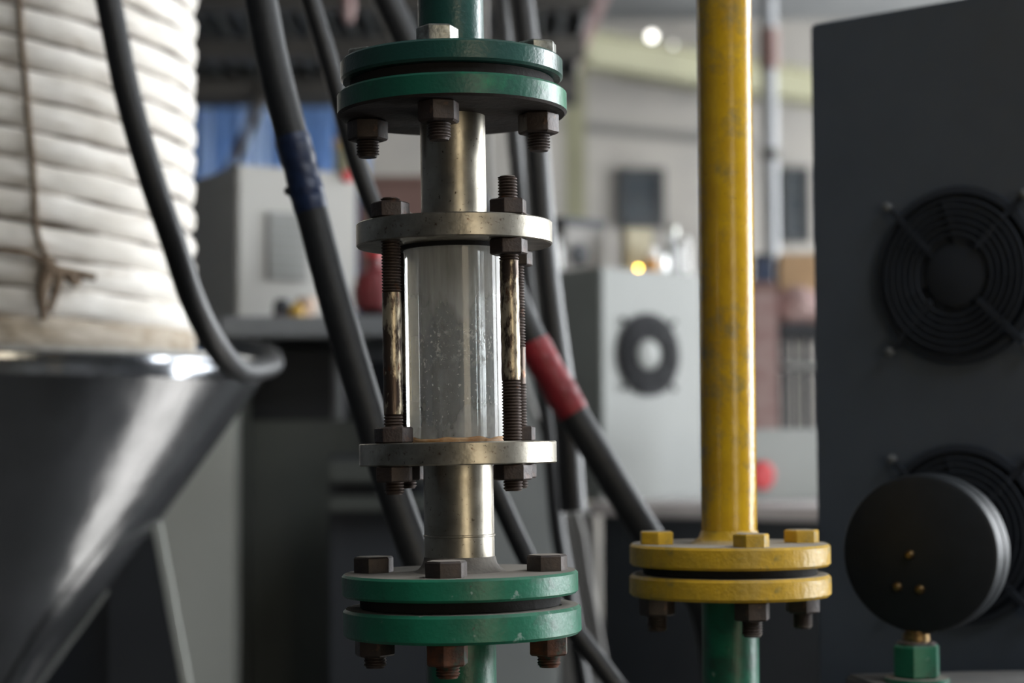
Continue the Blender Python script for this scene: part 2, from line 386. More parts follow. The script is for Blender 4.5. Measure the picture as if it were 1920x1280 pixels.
def box(sx, sy, sz, bev=0.002, name='box', at=(0, 0, 0), seg=2):
    """box with corner at `at` (min corner)"""
    bm = bmesh.new(); bmesh.ops.create_cube(bm, size=1)
    bmesh.ops.scale(bm, vec=(sx, sy, sz), verts=bm.verts)
    bmesh.ops.translate(bm, vec=(at[0]+sx/2, at[1]+sy/2, at[2]+sz/2), verts=bm.verts)
    if bev: bmesh.ops.bevel(bm, geom=bm.edges[:], offset=bev, segments=seg, affect='EDGES')
    return mesh_bm(name, bm, 30)
def bar(p, q, wx, wy, name='bar', bev=0.001, up=None):
    p, q = Vector(p), Vector(q); d = q-p
    me = box(wx, wy, d.length, bev, name, (-wx/2, -wy/2, 0))
    me.transform(Matrix.Translation(p) @ d.to_track_quat('Z', 'Y').to_matrix().to_4x4())
    return me
def spline(pts, n=10):
    pts = [Vector(p) for p in pts]; P_ = [2*pts[0]-pts[1]]+pts+[2*pts[-1]-pts[-2]]; out = []
    for i in range(1, len(P_)-2):
        a, b, c, d = P_[i-1:i+3]
        for k in range(n):
            t = k/n
            out.append(.5*((2*b)+(c-a)*t+(2*a-5*b+4*c-d)*t*t+(3*b-a-3*c+d)*t**3))
    out.append(pts[-1]); return out
def tube(path, r, seg=16, name='tube', cap=True):
    bm = bmesh.new(); rings = []
    n = len(path); up = Vector((0, 1, 0)); prev = None
    for i, p in enumerate(path):
        t = (path[min(i+1, n-1)]-path[max(i-1, 0)]).normalized()
        if prev is None: u = t.orthogonal().normalized()
        else: u = (prev - t*prev.dot(t)).normalized()
        prev = u; v = t.cross(u)
        rr = r(i/(n-1)) if callable(r) else r
        rings.append([bm.verts.new(p+rr*(math.cos(2*PI*k/seg)*u+math.sin(2*PI*k/seg)*v)) for k in range(seg)])
    for a, b in zip(rings, rings[1:]):
        for k in range(seg): bm.faces.new((a[k], a[(k+1) % seg], b[(k+1) % seg], b[k]))
    if cap: bm.faces.new(rings[0]); bm.faces.new(rings[-1])
    return mesh_bm(name, bm, 40)
def frame(origin, zdir=(0, 0, 1), yaw=0.0):
    z = Vector(zdir).normalized(); q = Vector((0, 0, 1)).rotation_difference(z)
    return Matrix.Translation(origin) @ q.to_matrix().to_4x4() @ Matrix.Rotation(yaw, 4, 'Z')

# ------------------------------------------------------------------ structure
def slabobj(name, x0, x1, y0, y1, z0, z1, m):
    return struct(link(name, box(x1-x0, y1-y0, z1-z0, 0, name, (x0, y0, z0)), m))
slabobj('floor', XL, XR, YF, YB, -0.1, 0, M['concrete'])
slabobj('ceiling', XL-.2, XR+.2, YF-.2, YB+.2, ZC, ZC+.1, M['ceil'])
slabobj('wall_back', XL, XR, YB, YB+.2, 0, ZC, M['beige'])
slabobj('wall_left', XL-.2, XL, YF, YB, 0, ZC, M['wallblue'])
def multi(name, boxes, m):
    bm = bmesh.new()
    for (x0, x1, y0, y1, z0, z1) in boxes:
        g = bmesh.ops.create_cube(bm, size=1)['verts']
        bmesh.ops.scale(bm, vec=(x1-x0, y1-y0, z1-z0), verts=g)
        bmesh.ops.translate(bm, vec=((x0+x1)/2, (y0+y1)/2, (z0+z1)/2), verts=g)
    return struct(link(name, mesh_bm(name, bm, 0), m))
ys = [YF] + [v for ab in WIN for v in ab] + [YB]
piers = [(XR, XR+.2, ys[i], ys[i+1], WZ[0], WZ[1]) for i in range(2, len(ys), 2)]
struct(link('wall_sun_block', box(.3, 14, 7, 0, 'wall_sun_block', (7.0, 2.05, 0)), M['wallgrey']))     # unseen wall, added to block the sun from the windows
piers += [(XR, XR+.2, YF, 1.35, WZ[0], WZ[1]), (XR, XR+.2, 2.35, ys[1], WZ[0], WZ[1]), (XR, XR+.2, 1.35, 2.35, 2.15, WZ[1])]
multi('wall_right', piers + [(XR, XR+.2, YF, 1.35, 0, WZ[0]), (XR, XR+.2, 2.35, YB, 0, WZ[0]), (XR, XR+.2, YF, YB, WZ[1], ZC)], M['wallgrey'])
multi('wall_front', [(XL, 1.9, YF-.2, YF, 0, ZC), (3.9, XR, YF-.2, YF, 0, ZC), (1.9, 3.9, YF-.2, YF, 2.8, ZC)], M['wallgrey'])

# ------------------------------------------------------------------ main pipe run: common tilted axis
D0 = 0.936
A_, B_ = P(847, 150, D0), P(863, 1100, D0)
AX = (A_-B_).normalized()
def zl(py, r): return (P(855, py, D0-r).z - B_.z)      # height along the axis of a front-edge pixel row
def axis(z): return frame(B_ + AX*z, AX)
RG = 0.0575
def pcd(r, angs): return [(r*math.cos(math.radians(a)), r*math.sin(math.radians(a))) for a in angs]
BA = [-97, -7, 83, 173]
BR = 0.0437
g1t, g1b = zl(70, .0562), zl(111, .0562)       # upper green plate of the top joint
g2t, g2b = zl(133, .058), zl(178, .058)        # lower green plate of the top joint
s1t, s1b = zl(396, .0494), zl(441, .0494)      # upper steel flange
s2t, s2b = zl(828, .0494), zl(872, .0494)      # lower steel flange
g3t, g3b = zl(1086, .0588), zl(1131, .0588)    # upper plate of bottom joint
g4t, g4b = zl(1155, .0592), zl(1211, .0592)    # lower plate of bottom joint
RP = 0.0165

BOLT = {}
def make_bolt(parent, x, y, ztop, zbot, mh, mn, rot, headh=0.0085, tail=0.0085, af=0.018, rotn=None, nutm=None, rr=0.0058):
    """bolt with head above ztop, nut below zbot (local z)"""
    key = (round(ztop-zbot, 4), headh, tail, af)
    if key not in BOLT:
        L_ = ztop-zbot; nh = 0.0105
        hd = hexm(af, headh, name='bolt_head_mesh')
        bm = bmesh.new(); bm.from_mesh(hd)
        prof = [(0, 0), (rr*.93, 0), (rr*.93, -L_-nh)] + thread_profile(rr, 0, tail-.0012)[::1] + [(rr*.8, tail), (0, tail)]
        s = lathe([(rr*.93, 0), (rr*.93, -L_-nh*.5)], 20, 'shank'); bm.from_mesh(s)
        bn = bmesh.new(); bn.from_mesh(hexm(af, nh, both=True, name='nut_mesh'))
        bn.from_mesh(lathe([(rr*.93, .001)] + [(a, -b) for a, b in thread_profile(rr, 0, tail-.0012)] + [(rr*.8, -tail), (0, -tail)], 20, 'tail', cap=False))
        BOLT[key] = (mesh_bm('bolt_mesh', bm, 25), mesh_bm('nut_mesh', bn, 25))
    me, nu = BOLT[key]
    b = bpy.data.objects.new('flange_bolt', me.copy()); C.objects.link(b); b.data.materials.append(mh); b.parent = parent
    b.location = (x, y, ztop+.00012); b.rotation_euler = (0, 0, rot)
    n = bpy.data.objects.new('nut', nu.copy()); C.objects.link(n); n.data.materials.append(mn); n.parent = b
    n.location = (0, 0, -(ztop-zbot)-0.0105-.00025); n.rotation_euler = (0, 0, rotn if rotn is not None else rot*1.7+.3)
    return b

# upper green pipe with its plate, gasket, bolts
zb = g1b
up = thing('green_pipe', 'dark green vertical pipe with bolted round flange at top of sight glass', 'pipe', mw=axis(zb))
link('flange', disc_holes(.0562, g1t-g1b, .0012, pcd(BR, BA), .0064), M['green_gloss'], up)
link('pipe', lathe([(RP+.0002, g1t-g1b), (RP+.0002, .9)], 64), M['green_gloss'], up)
link('weld_bead', lathe([(RP+.006, g1t-g1b), (RP+.004, g1t-g1b+.0025), (RP+.0005, g1t-g1b+.006)], 64, cap=False), M['green_gloss'], up)
link('gasket', disc_holes(.0515, g1b-g2t-.0004, .0004, pcd(BR, BA), .0064), M['gasket'], up, loc=(0, 0, -(g1b-g2t)+.0002))
for k, (x, y) in enumerate(pcd(BR, BA)):
    make_bolt(up, x, y, g1t-zb, g2b-zb, M['zinc'], M['rust'], [.15, .35, .2, .6][k], headh=.0078, rotn=[.15, .62, .1, .52][k])

# sight glass
zb = g3t
sg = thing('sight_glass', 'steel and glass flow sight tube held between four threaded rods', 'sight glass', mw=axis(g3b))
def zz(z): return z-g3b
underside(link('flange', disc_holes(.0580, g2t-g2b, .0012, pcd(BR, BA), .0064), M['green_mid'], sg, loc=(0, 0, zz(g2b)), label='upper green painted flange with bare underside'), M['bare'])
link('neck_pipe', lathe([(RP, zz(s1t)), (RP, zz(g2b))], 64), M['steel'], sg)
SR = 0.0494
RA = [222, 312, 42, 132]; RR = 0.0408
link('clamp_flange', disc_holes(SR, s1t-s1b, .0006, pcd(RR, RA), .0051), M['steel_flange'], sg, loc=(0, 0, zz(s1b)))
link('clamp_flange', disc_holes(SR, s2t-s2b, .0006, pcd(RR, RA), .0051), M['steel_flange'], sg, loc=(0, 0, zz(s2b)))
GR = 0.0256; GI = 0.0126
ght = s1b-s2t
gl = link('glass_tube', ringlathe([(GR, .0012), (GR-.0006, .0004), (GI+.0006, .0004), (GI, .001), (GI, ght-.001), (GI+.0006, ght-.0004), (GR-.0006, ght-.0004), (GR, ght-.0012)], 96), M['glass'], sg, loc=(0, 0, zz(s2t)))
# ragged rusty sealant at the foot and dark packing at the head of the glass
bm = bmesh.new(); seg = 96; rings = []
for (r, h) in ((GR+.0012, 0), (GR+.0011, .6), (GR+.0003, 1.0)):
    rings.append([bm.verts.new((r*math.cos(2*PI*k/seg), r*math.sin(2*PI*k/seg), h*(.0022+.0016*noise.noise(Vector((3*math.cos(2*PI*k/seg), 3*math.sin(2*PI*k/seg), 5.0)))))) for k in range(seg)])
for a, b in zip(rings, rings[1:]):
    for k in range(seg): bm.faces.new((a[k], a[(k+1) % seg], b[(k+1) % seg], b[k]))
link('seal_ring', mesh_bm('seal', bm), M['sealant'], sg, loc=(0, 0, zz(s2t)), label='ragged rust coloured seal under the glass')
link('seal_ring', ringlathe([(GR+.0002, 0), (GR+.002, 0), (GR+.002, .002), (GR+.0002, .002)], 64), M['gasket'], sg, loc=(0, 0, zz(s1b)-.002), label='dark seal at top of the glass')
link('neck_pipe', lathe([(RP+.001, zz(g3t)), (RP+.001, zz(s2b))], 64), M['steel'], sg)
link('weld_bead', lathe([(RP+.0065, 0), (RP+.0042, .0014), (RP+.0022, .0038), (RP+.0012, .0075)], 64, cap=False), M['weld'], sg, loc=(0, 0, zz(g3t)))
zw = zz(zl(1006, RP))
link('weld_bead', ringlathe([(RP+.0009, -.0007), (RP+.0014, -.0004), (RP+.0014, .0004), (RP+.0009, .0007)], 64), M['steel'], sg, loc=(0, 0, zw), label='faint ring weld around the lower neck')
link('flange', disc_holes(.0588, g3t-g3b, .0012, pcd(BR, BA), .0064), M['green'], sg, label='lower green painted flange with dusty top')
# tie rods: front-left, front-right, back-right, back-left
rr = 0.0048
def zr(py): return zz(zl(py, .029))
rods = [
    dict(top=zr(368), th=[(368, 545), (775, 928)], nuts=[(372, 402, 'rust', .35)], lo=[(800, 828), (874, 905)], end=925),
    dict(top=zr(333), th=[(333, 490), (715, 922)], nuts=[(373, 400)], lo=[(874, 905)], end=922),
    dict(top=zr(366), th=[(366, 640), (715, 922)], nuts=[], lo=[(800, 828), (874, 905)], end=922),
    dict(top=zr(366), th=[(366, 545), (715, 922)], nuts=[], lo=[(874, 905)], end=918)]
nut10 = hexm(.0165, .0078, ch=.0007, both=True, name='nut10')
for i, ((x, y), rd) in enumerate(zip(pcd(RR, RA), rods)):
    zt, ze = rd['top'], zr(rd['end'])
    (a0, a1), (b0, b1) = rd['th']
    prof = [(0, ze), (rr*.8, ze)] + thread_profile(rr, ze+.0006, zr(b0)) + thread_profile(rr*.985, zr(b0)+.0002, zr(a1)-.0002, pitch=.008, depth=.00012)
    prof += thread_profile(rr, zr(a1), zt-.0006) + [(rr*.8, zt), (0, zt)]
    me_ = lathe(prof, 24, 'tie_rod', 30, cap=False)
    me_.materials.append(M['rod']); me_.materials.append(M['thread'])
    for p_ in me_.polygons:
        if not (zr(b0)+.0002 < p_.center.z < zr(a1)-.0002): p_.material_index = 1
    ro = link('tie_rod', me_, None, sg, loc=(x, y, 0), rot=(0, 0, rnd.random()*6))
    rz = ro.rotation_euler.z
    tops = zz(s1t)
    for (zn, m_, rot) in ([(tops, 'rust', [.12, .33, .2, .4][i])] +
                      ([(zz(s1b)-.0078, 'rust', .2)] if i in (1, 2, 3) else []) +
                      ([(zz(s2t), 'rust', [.0, 0, .3, 0][i])] if i in (0, 2) else []) +
                      [(zz(s2b)-.0078, 'rust', [.45, .05, .2, .3][i])]):
        n = link('nut', nut10, M[m_], ro, loc=(0, 0, zn), rot=(0, 0, rot-rz))

# lower green pipe
lp_h = (g4b + B_.z)
base = B_ + AX*(-(B_.z)/AX.z)
lw = thing('green_pipe', 'green vertical pipe with flange and rusty nuts under sight glass', 'pipe', mw=frame(base, AX))
def zf(z): return z + (B_-base).length
link('flange', disc_holes(.0592, g4t-g4b, .0014, pcd(BR, BA), .0064), M['green'], lw, loc=(.0008, 0, zf(g4b)))
link('gasket', disc_holes(.0500, g3b-g4t-.0004, .0004, pcd(BR, BA), .0064), M['gasket'], lw, loc=(0, 0, zf(g4t)+.0002))
link('pipe', lathe([(RP+.0008, .001), (RP+.0008, zf(g4b))], 64), M['green'], lw)
link('base_plate', disc_holes(.07, .01, .001, pcd(.055, [45, 135, 225, 315]), .005), M['green'], lw)
for k, (x, y) in enumerate(pcd(BR, BA)):
    make_bolt(lw, x, y, zf(g3t), zf(g4b), M['bolt_dark'], M['orange_rust'] if k in (0, 1) else M['rust'], [.28, .20, .5, .35][k], headh=.0078, rotn=[.1, .25, .1, .5][k], tail=.006)

# ------------------------------------------------------------------ yellow pipe
DY = 1.082
YA, YB_ = P(1357, 0, DY), P(1368, 1045, DY)
AY = (YA-YB_).normalized()
def zy(py, r=.0575): return P(1368, py, DY-r).z - YB_.z
def ay(z): return frame(YB_+AY*z, AY)
y1t, y1b, y2t, y2b = zy(1028), zy(1071), zy(1088), zy(1131)
YBA = [-80.5, 9.0, 93.5, 189.5]
YBR = .0432
yp = thing('yellow_pipe', 'yellow painted vertical pipe with dusty bolted flange at its foot', 'pipe', mw=ay(y1b))
link('flange', disc_holes(.0575, y1t-y1b, .0014, pcd(YBR, YBA), .0064), M['yellow_dirty'], yp)
link('pipe', lathe([(.0160, y1t-y1b), (.0160, 1.0)], 64), M['yellow'], yp)
link('weld_bead', lathe([(.023, 0), (.0205, .0014), (.0178, .0035), (.0162, .0075)], 64, cap=False), M['yellow_dirty'], yp, loc=(0, 0, y1t-y1b))
link('gasket', disc_holes(.0500, y1b-y2t-.0004, .0004, pcd(YBR, YBA), .0064), M['gasket'], yp, loc=(0, 0, -(y1b-y2t)+.0002))
for k, (x, y) in enumerate(pcd(YBR, YBA)):
    make_bolt(yp, x, y, y1t-y1b, y2b-y1b, M['yellow_dirty'], M['rust'], [.12, .1, .4, .55][k], headh=.0073, tail=.009, rotn=[.1, .5, .1, .5][k])
base = YB_ + AY*(-(YB_.z)/AY.z)
yl = thing('green_pipe', 'green vertical pipe topped by yellow flange under yellow pipe', 'pipe', mw=frame(base, AY))
hy = (YB_-base).length
link('flange', disc_holes(.0577, y2t-y2b, .0016, pcd(YBR, YBA), .0064), M['yellow_dirty'], yl, loc=(0, 0, hy+y2b), label='yellow painted flange')
link('pipe', lathe([(.0163, .001), (.0163, hy+y2b)], 64), M['green'], yl)
link('base_plate', disc_holes(.07, .01, .001, pcd(.055, [45, 135, 225, 315]), .005), M['green'], yl)

# ------------------------------------------------------------------ hopper with rope-wrapped column
DH = 1.9
HX = XP(-30, DH)
hz = P(485, 697, DH).z
HR = P(485, 697, DH).x - HX
zlow = P(80, 1280, DH).z; rlow = P(80, 1280, DH).x - HX
hp = thing('hopper', 'dark grey painted conical steel hopper under white wrapped column', 'hopper', loc=(HX, DH, 0))
ztop = hz+.008
slope = (HR-rlow)/(hz-zlow)
zend = zlow-.03; rend = rlow-.03*slope
link('cone', lathe([(.05, ztop-.006), (HR-.004, ztop-.006), (HR-.002, hz-.012), (rend, zend), (rend, zend-.3), (0, zend-.3)], 96, smooth=20, cap=False), M['hopper'], hp)
link('rim', ringlathe([(HR-.065, ztop-.006), (HR-.045, ztop+.0012), (HR-.003, ztop+.0012), (HR+.001, ztop-.001), (HR+.001, ztop-.006), (HR-.002, ztop-.0065), (HR-.004, ztop-.006)], 96), M['hopper'], hp)
link('edge_strip', ringlathe([(HR-.02, ztop+.0014), (HR-.003, ztop+.0014), (HR-.003, ztop+.006), (HR-.02, ztop+.006)], 96), M['hopper_rim'], hp, label='pale strip on the rim')
def cone_pt(th, z, off=0):
    r = rlow + (z-zlow)*slope + off
    return Vector((r*math.cos(math.radians(th)), r*math.sin(math.radians(th)), z))
bm = bmesh.new(); vs = []
for q in range(25):
    f = q/24; z = (hz-.014)*(1-f)+zend*f; th = -11-38*f
    rz = rlow+(z-zlow)*slope; k = math.degrees(1.0/rz)
    vs.append([bm.verts.new(cone_pt(th+dt*k, z, o)) for dt, o in ((-.010, -.001), (-.009, .0045), (.006, .0045), (.0075, -.001))])
for a, b in zip(vs, vs[1:]):
    for k in range(3): bm.faces.new((a[k], a[k+1], b[k+1], b[k]))
link('seam_strip', mesh_bm('seam', bm, 30), M['hopper'], hp)
riv = lathe([(.0045, -.001), (.0042, .0012), (.0025, .0026), (0, .003)], 12, 'rivet')
for th, dz in ((-30, .030), (-47, .028), (-64, .028), (-81, .028), (-98, .028)):
    p = cone_pt(th, hz-dz)
    nrm = Vector((math.cos(math.radians(th)), math.sin(math.radians(th)), -slope)).normalized()
    link('rivet', riv, M['bolt_dark'], hp, mw=frame(p, nrm))
# legs
pl_ = P(293, 1000, DH); pl2 = P(345, 1280, DH)
dl = (pl2-pl_); dl = dl/(-dl.z)
rr0 = pl_.x-HX; zz0 = pl_.z+.012; run = dl.x
for az in (0, 118, 240):
    ca, sa = math.cos(math.radians(az)), math.sin(math.radians(az))
    p = Vector((rr0*ca, rr0*sa, zz0)); q = Vector(((rr0+run*zz0)*ca, (rr0+run*zz0)*sa, 0.0))
    link('leg', bar(p, q, .007, .009, 'leg'), M['locker'], hp)
    # sheet gusset between leg and spout
    th = .003; inner = P(205, 1200, DH).x-HX
    bm = bmesh.new()
    zb_ = zlow-.22
    def rl(z): return rr0+run*(zz0-z)
    prof = [(rl(zz0-.01)-.006, zz0-.01), (rl(zb_)-.006, zb_), (inner, zb_), (inner, zlow+(inner-rlow)/slope+.002)]
    for s in (-1, 1):
        for (r, z) in prof: bm.verts.new((r*ca-s*th*sa, r*sa+s*th*ca, z))
    bm.verts.ensure_lookup_table()
    bm.faces.new(bm.verts[0:4]); bm.faces.new(bm.verts[4:8])
    for k in range(4): bm.faces.new((bm.verts[k], bm.verts[(k+1) % 4], bm.verts[4+(k+1) % 4], bm.verts[4+k]))
    link('gusset_plate', mesh_bm('gusset', bm, 0), M['black'], hp)

col = thing('wrapped_column', 'thick white column wound with padded cloth rope above grey hopper', 'column', loc=(HX, DH, ztop+.0015))
SRAD = P(367, 300, DH).x-HX
pitch = .0285
cm = SRAD-.0155
def winding(seed, hh=.0148, wav=.003):
    bm = bmesh.new(); n, k_ = 120, 14; rings = []
    for i in range(n):
        a = 2*PI*i/n; ring = []
        for j in range(k_):
            t = 2*PI*j/k_
            ct, st = math.cos(t), math.sin(t)
            v = Vector((math.cos(a)*2.5+seed*3.1, math.sin(a)*2.5, seed*1.7))
            w1 = noise.noise(v*1.6); w2 = noise.noise(v*5+Vector((0, 0, st*1.2)))
            rad = cm + .0150*math.copysign(abs(ct)**.95, ct) + .0022*w2 - (.0022 if abs(st) < .3 and ct > 0 else 0)*(.5+w1)
            z = hh*math.copysign(abs(st)**.95, st) + wav*w1
            ring.append(bm.verts.new((rad*math.cos(a), rad*math.sin(a), z)))
        rings.append(ring)
    for i in range(n):
        a, b = rings[i], rings[(i+1) % n]
        for j in range(k_): bm.faces.new((a[j], a[(j+1) % k_], b[(j+1) % k_], b[j]))
    return mesh_bm('winding', bm, 60)
wm = [winding(s) for s in (1, 2, 3)]
for m_ in wm: m_.materials.append(M['cloth'])
wd = winding(4, .019, .004); wd.materials.append(M['cloth_dirty'])
TILT = math.radians(8.2)
link('core', lathe([(cm+.0065, 0), (cm+.0065, 20*pitch)], 64), M['groove'], col, label='brown cord layer under the windings')
for i in range(20):
    tl = TILT*min(1, i/4.0)
    zc = .017 + i*pitch + (SRAD*math.sin(tl)*.62 if i < 30 else 0)
    me = wd if i == 0 else wm[i % 3]
    link('winding', me, None, col, mw=Matrix.Translation((0, 0, zc)) @ Matrix.Rotation(tl, 4, 'Y') @ Matrix.Rotation((rnd.random()*6 if i else 0), 4, 'Z'))
# tie cord with frayed knot, lying on the front of the wrapping
def col_pt(px, py, off=0.004):
    d = P(px, py, 1.0)-Vector((0, 0, EYE)); o = Vector((0, 0, EYE))
    # intersect with cylinder of radius SRAD+off
    ox, oy = o.x-HX, o.y-DH; a = d.x**2+d.y**2; b = 2*(ox*d.x+oy*d.y); c = ox*ox+oy*oy-(SRAD+off)**2
    t = (-b-math.sqrt(b*b-4*a*c))/(2*a)
    return o+d*t-Vector((HX, DH, ztop+.0015))
pts = [(8, -420), (18, -240), (28, -120), (36, 0), (40, 70), (48, 150), (54, 230), (62, 310), (66, 390), (70, 440), (86, 480), (98, 500)]
link('tie_cord', tube(spline([col_pt(*p, off=-.0008) for p in pts], 6), .0028, 8), M['cord'], col, label='brown cord tied down the front')
link('tie_cord', tube(spline([col_pt(0, 468), col_pt(50, 475), col_pt(95, 500), col_pt(130, 508), col_pt(178, 520)], 6), .0035, 8), M['cord'], col, label='cord end crossing the knot')
kn = [(92, 500, 78, 545, 82, 598, .008), (112, 505, 106, 540, 92, 585, .006), (125, 512, 140, 530, 150, 524, .0055), (84, 495, 104, 508, 128, 510, .009)]
for a in kn:
    link('frayed_end', tube(spline([col_pt(a[0], a[1], .008), col_pt(a[2], a[3], .009), col_pt(a[4], a[5], .006)], 6), (lambda t, r=a[6]: r*(1-.55*t)), 8), M['cord'], col)

# ------------------------------------------------------------------ hoses
def hose(pts, r, m, label, name='rubber_hose', cat='hose', group=None, seg=18, n=8):
    q = [P(*p) for p in pts]
    d0 = (q[0]-q[1]).normalized()
    if d0.z > .5:            # hoses come down from the services overhead
        q = [Vector((q[0].x+d0.x*.35, q[0].y+d0.y*.35, 2.5)), q[0]+d0*.35] + q
    if pts[-1][1] > 1100:    # and run on down to the floor
        e = q[-1]; q += [e+Vector((.02, .08, -.2)), Vector((e.x+.03, e.y+.11, .3)), Vector((e.x+.03, e.y+.11, .02))]
    path = spline(q, n)
    o = tag(link(name, tube(path, r, seg), m), label, cat, group)
    return o, path
def tape(o, path, y0, y1, r, m, label):
    # the stretch of the hose between two heights
    seg = [p for p in path if y1 <= p.z <= y0]
    link('tape', tube(spline(seg, 5), lambda t: r*(1+.025*math.sin(t*11)+.012*math.sin(t*29)), 20), m, o, label=label)
hose([(165, -170, 1.45), (203, 0, 1.45), (240, 180, 1.45), (283, 330, 1.455), (324, 450, 1.47), (360, 560, 1.50), (405, 648, 1.55), (447, 692, 1.63), (486, 692, 1.76), (512, 682, 1.92), (502, 664, 2.08), (455, 652, 2.27), (350, 638, 2.5)],
     .0104, M['hose'], 'black rubber hose hanging in front of white wrapped column')
h2, p2 = hose([(468, -110, 1.25), (489, 0, 1.25), (508, 100, 1.25), (532, 200, 1.25), (562, 310, 1.25), (588, 410, 1.25), (622, 540, 1.25), (658, 665, 1.25), (692, 780, 1.25), (725, 885, 1.25), (765, 1000, 1.25), (800, 1090, 1.25), (850, 1220, 1.25), (900, 1360, 1.25)],
     .0111, M['hose_matte'], 'thick black hose with blue tape wrapped round it')
tape(h2, p2, P(560, 250, 1.25).z, P(560, 400, 1.25).z, .0118, M['blue_tape'], 'dark blue tape wrap')
tg = P(541, 358, 1.245)
link('tape_tail', box(.006, .003, .006, .0012, 'tail', tuple(tg-Vector((.003, .0015, .003)))), M['hose_matte'], h2)
hose([(558, -85, 1.38), (582, 0, 1.38), (612, 100, 1.38), (640, 200, 1.38), (668, 300, 1.38), (702, 392, 1.38), (748, 490, 1.38), (800, 620, 1.38), (860, 760, 1.38), (930, 920, 1.38), (985, 1040, 1.38), (1040, 1135, 1.38), (1095, 1205, 1.38), (1155, 1285, 1.38), (1230, 1390, 1.38)],
     .0073, M['hose'], 'thin black hose slanting behind left side of sight glass')
h4, p4 = hose([(688, -90, 1.55), (725, 0, 1.55), (765, 85, 1.55), (840, 260, 1.55), (922, 455, 1.55), (965, 565, 1.55), (1003, 650, 1.55), (1040, 715, 1.55), (1075, 775, 1.55), (1120, 850, 1.55), (1165, 925, 1.55), (1207, 992, 1.55), (1260, 1075, 1.55), (1330, 1180, 1.55)],
     .0128, M['hose_matte'], 'thick black hose with red tape wrap right of sight glass')
tape(h4, p4, P(1000, 632, 1.55).z, P(1000, 782, 1.55).z, .0140, M['red_tape'], 'red tape wrap')
hose([(962, -120, 1.75), (976, 0, 1.75), (990, 120, 1.75), (1003, 250, 1.75), (1014, 400, 1.75), (1030, 560, 1.75), (1049, 700, 1.75), (1063, 800, 1.75), (1070, 900, 1.75), (1075, 958, 1.75)],
     .0125, M['hose'], 'black hose hanging straight, ending in open air right of sight glass')
hose([(930, -120, 1.9), (950, 120, 1.9), (968, 300, 1.9), (985, 480, 1.9), (1004, 650, 1.9), (1022, 760, 1.9), (1032, 850, 1.9), (1039, 930, 1.9), (1048, 1010, 1.9), (1066, 1110, 1.9), (1096, 1290, 1.9), (1130, 1420, 1.9)],
     .0078, M['hose'], 'narrow black hose hanging furthest behind sight glass')
hose([(1078, 950, 2.1), (1092, 1000, 2.1), (1104, 1080, 2.1), (1122, 1180, 2.1), (1142, 1290, 2.1), (1165, 1420, 2.1)],
     .0036, M['palecable'], 'thin pale grey cable beside bottom green flange', name='cable', cat='cable')

# ------------------------------------------------------------------ dark cabinet on the right
cy = math.radians(-40)
cc = P(1518, 46, 1.39)
CW, CD, CH = .215, .34, cc.z
dc = thing('power_cabinet', 'tall dark blue grey steel cabinet with round fan grilles', 'cabinet', mw=frame((cc.x, cc.y, 0), yaw=cy))
link('body', box(CW, CD, CH-.02, .002, 'body', (0, 0, .02)), M['dark_cab'], dc)
link('plinth', box(CW-.02, CD-.02, .02, 0, 'plinth', (.01, .01, 0)), M['black'], dc)
def fan_grille(parent, cx, czz, R, hubm, fanm, guardm, screwm, n=7, screw_off=.0525, ringr=.0009):
    f = bpy.data.objects.new('fan', None); C.objects.link(f); f.parent = parent
    f.matrix_basis = Matrix.Translation((cx, -.0005, czz)) @ Matrix.Rotation(PI/2, 4, 'X')
    link('fan_ring', ringlathe([(R*.97, -.001), (R*1.05, -.001), (R*1.05, .004), (R*.97, .005)], 48), guardm, f)
    link('recess', lathe([(R*.98, 0), (R*.98, .0006)], 40), fanm, f)
    link('hub', lathe([(R*.38, 0), (R*.38, .004), (R*.33, .0055), (0, .006)], 32, cap=False), hubm, f)
    bm = bmesh.new()
    for k in range(7):
        a = 2*PI*k/7; vs = []
        for (r, da, z) in ((R*.37, 0, .0012), (R*.93, .25, .0012), (R*.93, .85, .004), (R*.37, .7, .004)):
            vs.append(bm.verts.new((r*math.cos(a+da), r*math.sin(a+da), z)))
        bm.faces.new(vs)
    link('blades', mesh_bm('blades', bm, 0), fanm, f)
    for k in range(1, n):
        r = R*(.4+.57*k/n)
        bm = bmesh.new()
        path = [Vector((r*math.cos(2*PI*q/40), r*math.sin(2*PI*q/40), .007)) for q in range(41)]
        link('guard_ring', tube(path, ringr, 6, cap=False), guardm, f)
    for sx in (-1, 1):
        for sy in (-1, 1):
            link('guard_arm', bar((sx*R*.3, sy*R*.3, .007), (sx*screw_off, sy*screw_off, .0045), .004, .0025, 'arm', 0), guardm, f)
            link('screw', lathe([(.0035, 0), (.0035, .004), (.002, .0055), (0, .006)], 12, cap=False), screwm, f, loc=(sx*screw_off, sy*screw_off, .002))
    return f
def face_z(px, py):   # height on the cabinet face of a pixel at about its depth
    return P(px, py, 1.29).z
fan_grille(dc, .118, face_z(1840, 510), .0600, M['fan_black'], M['fan_black'], M['fan_black'], M['guard2'])
fan_grille(dc, .118, face_z(1840, 1004), .0600, M['fan_black'], M['fan_black'], M['fan_black'], M['guard2'])

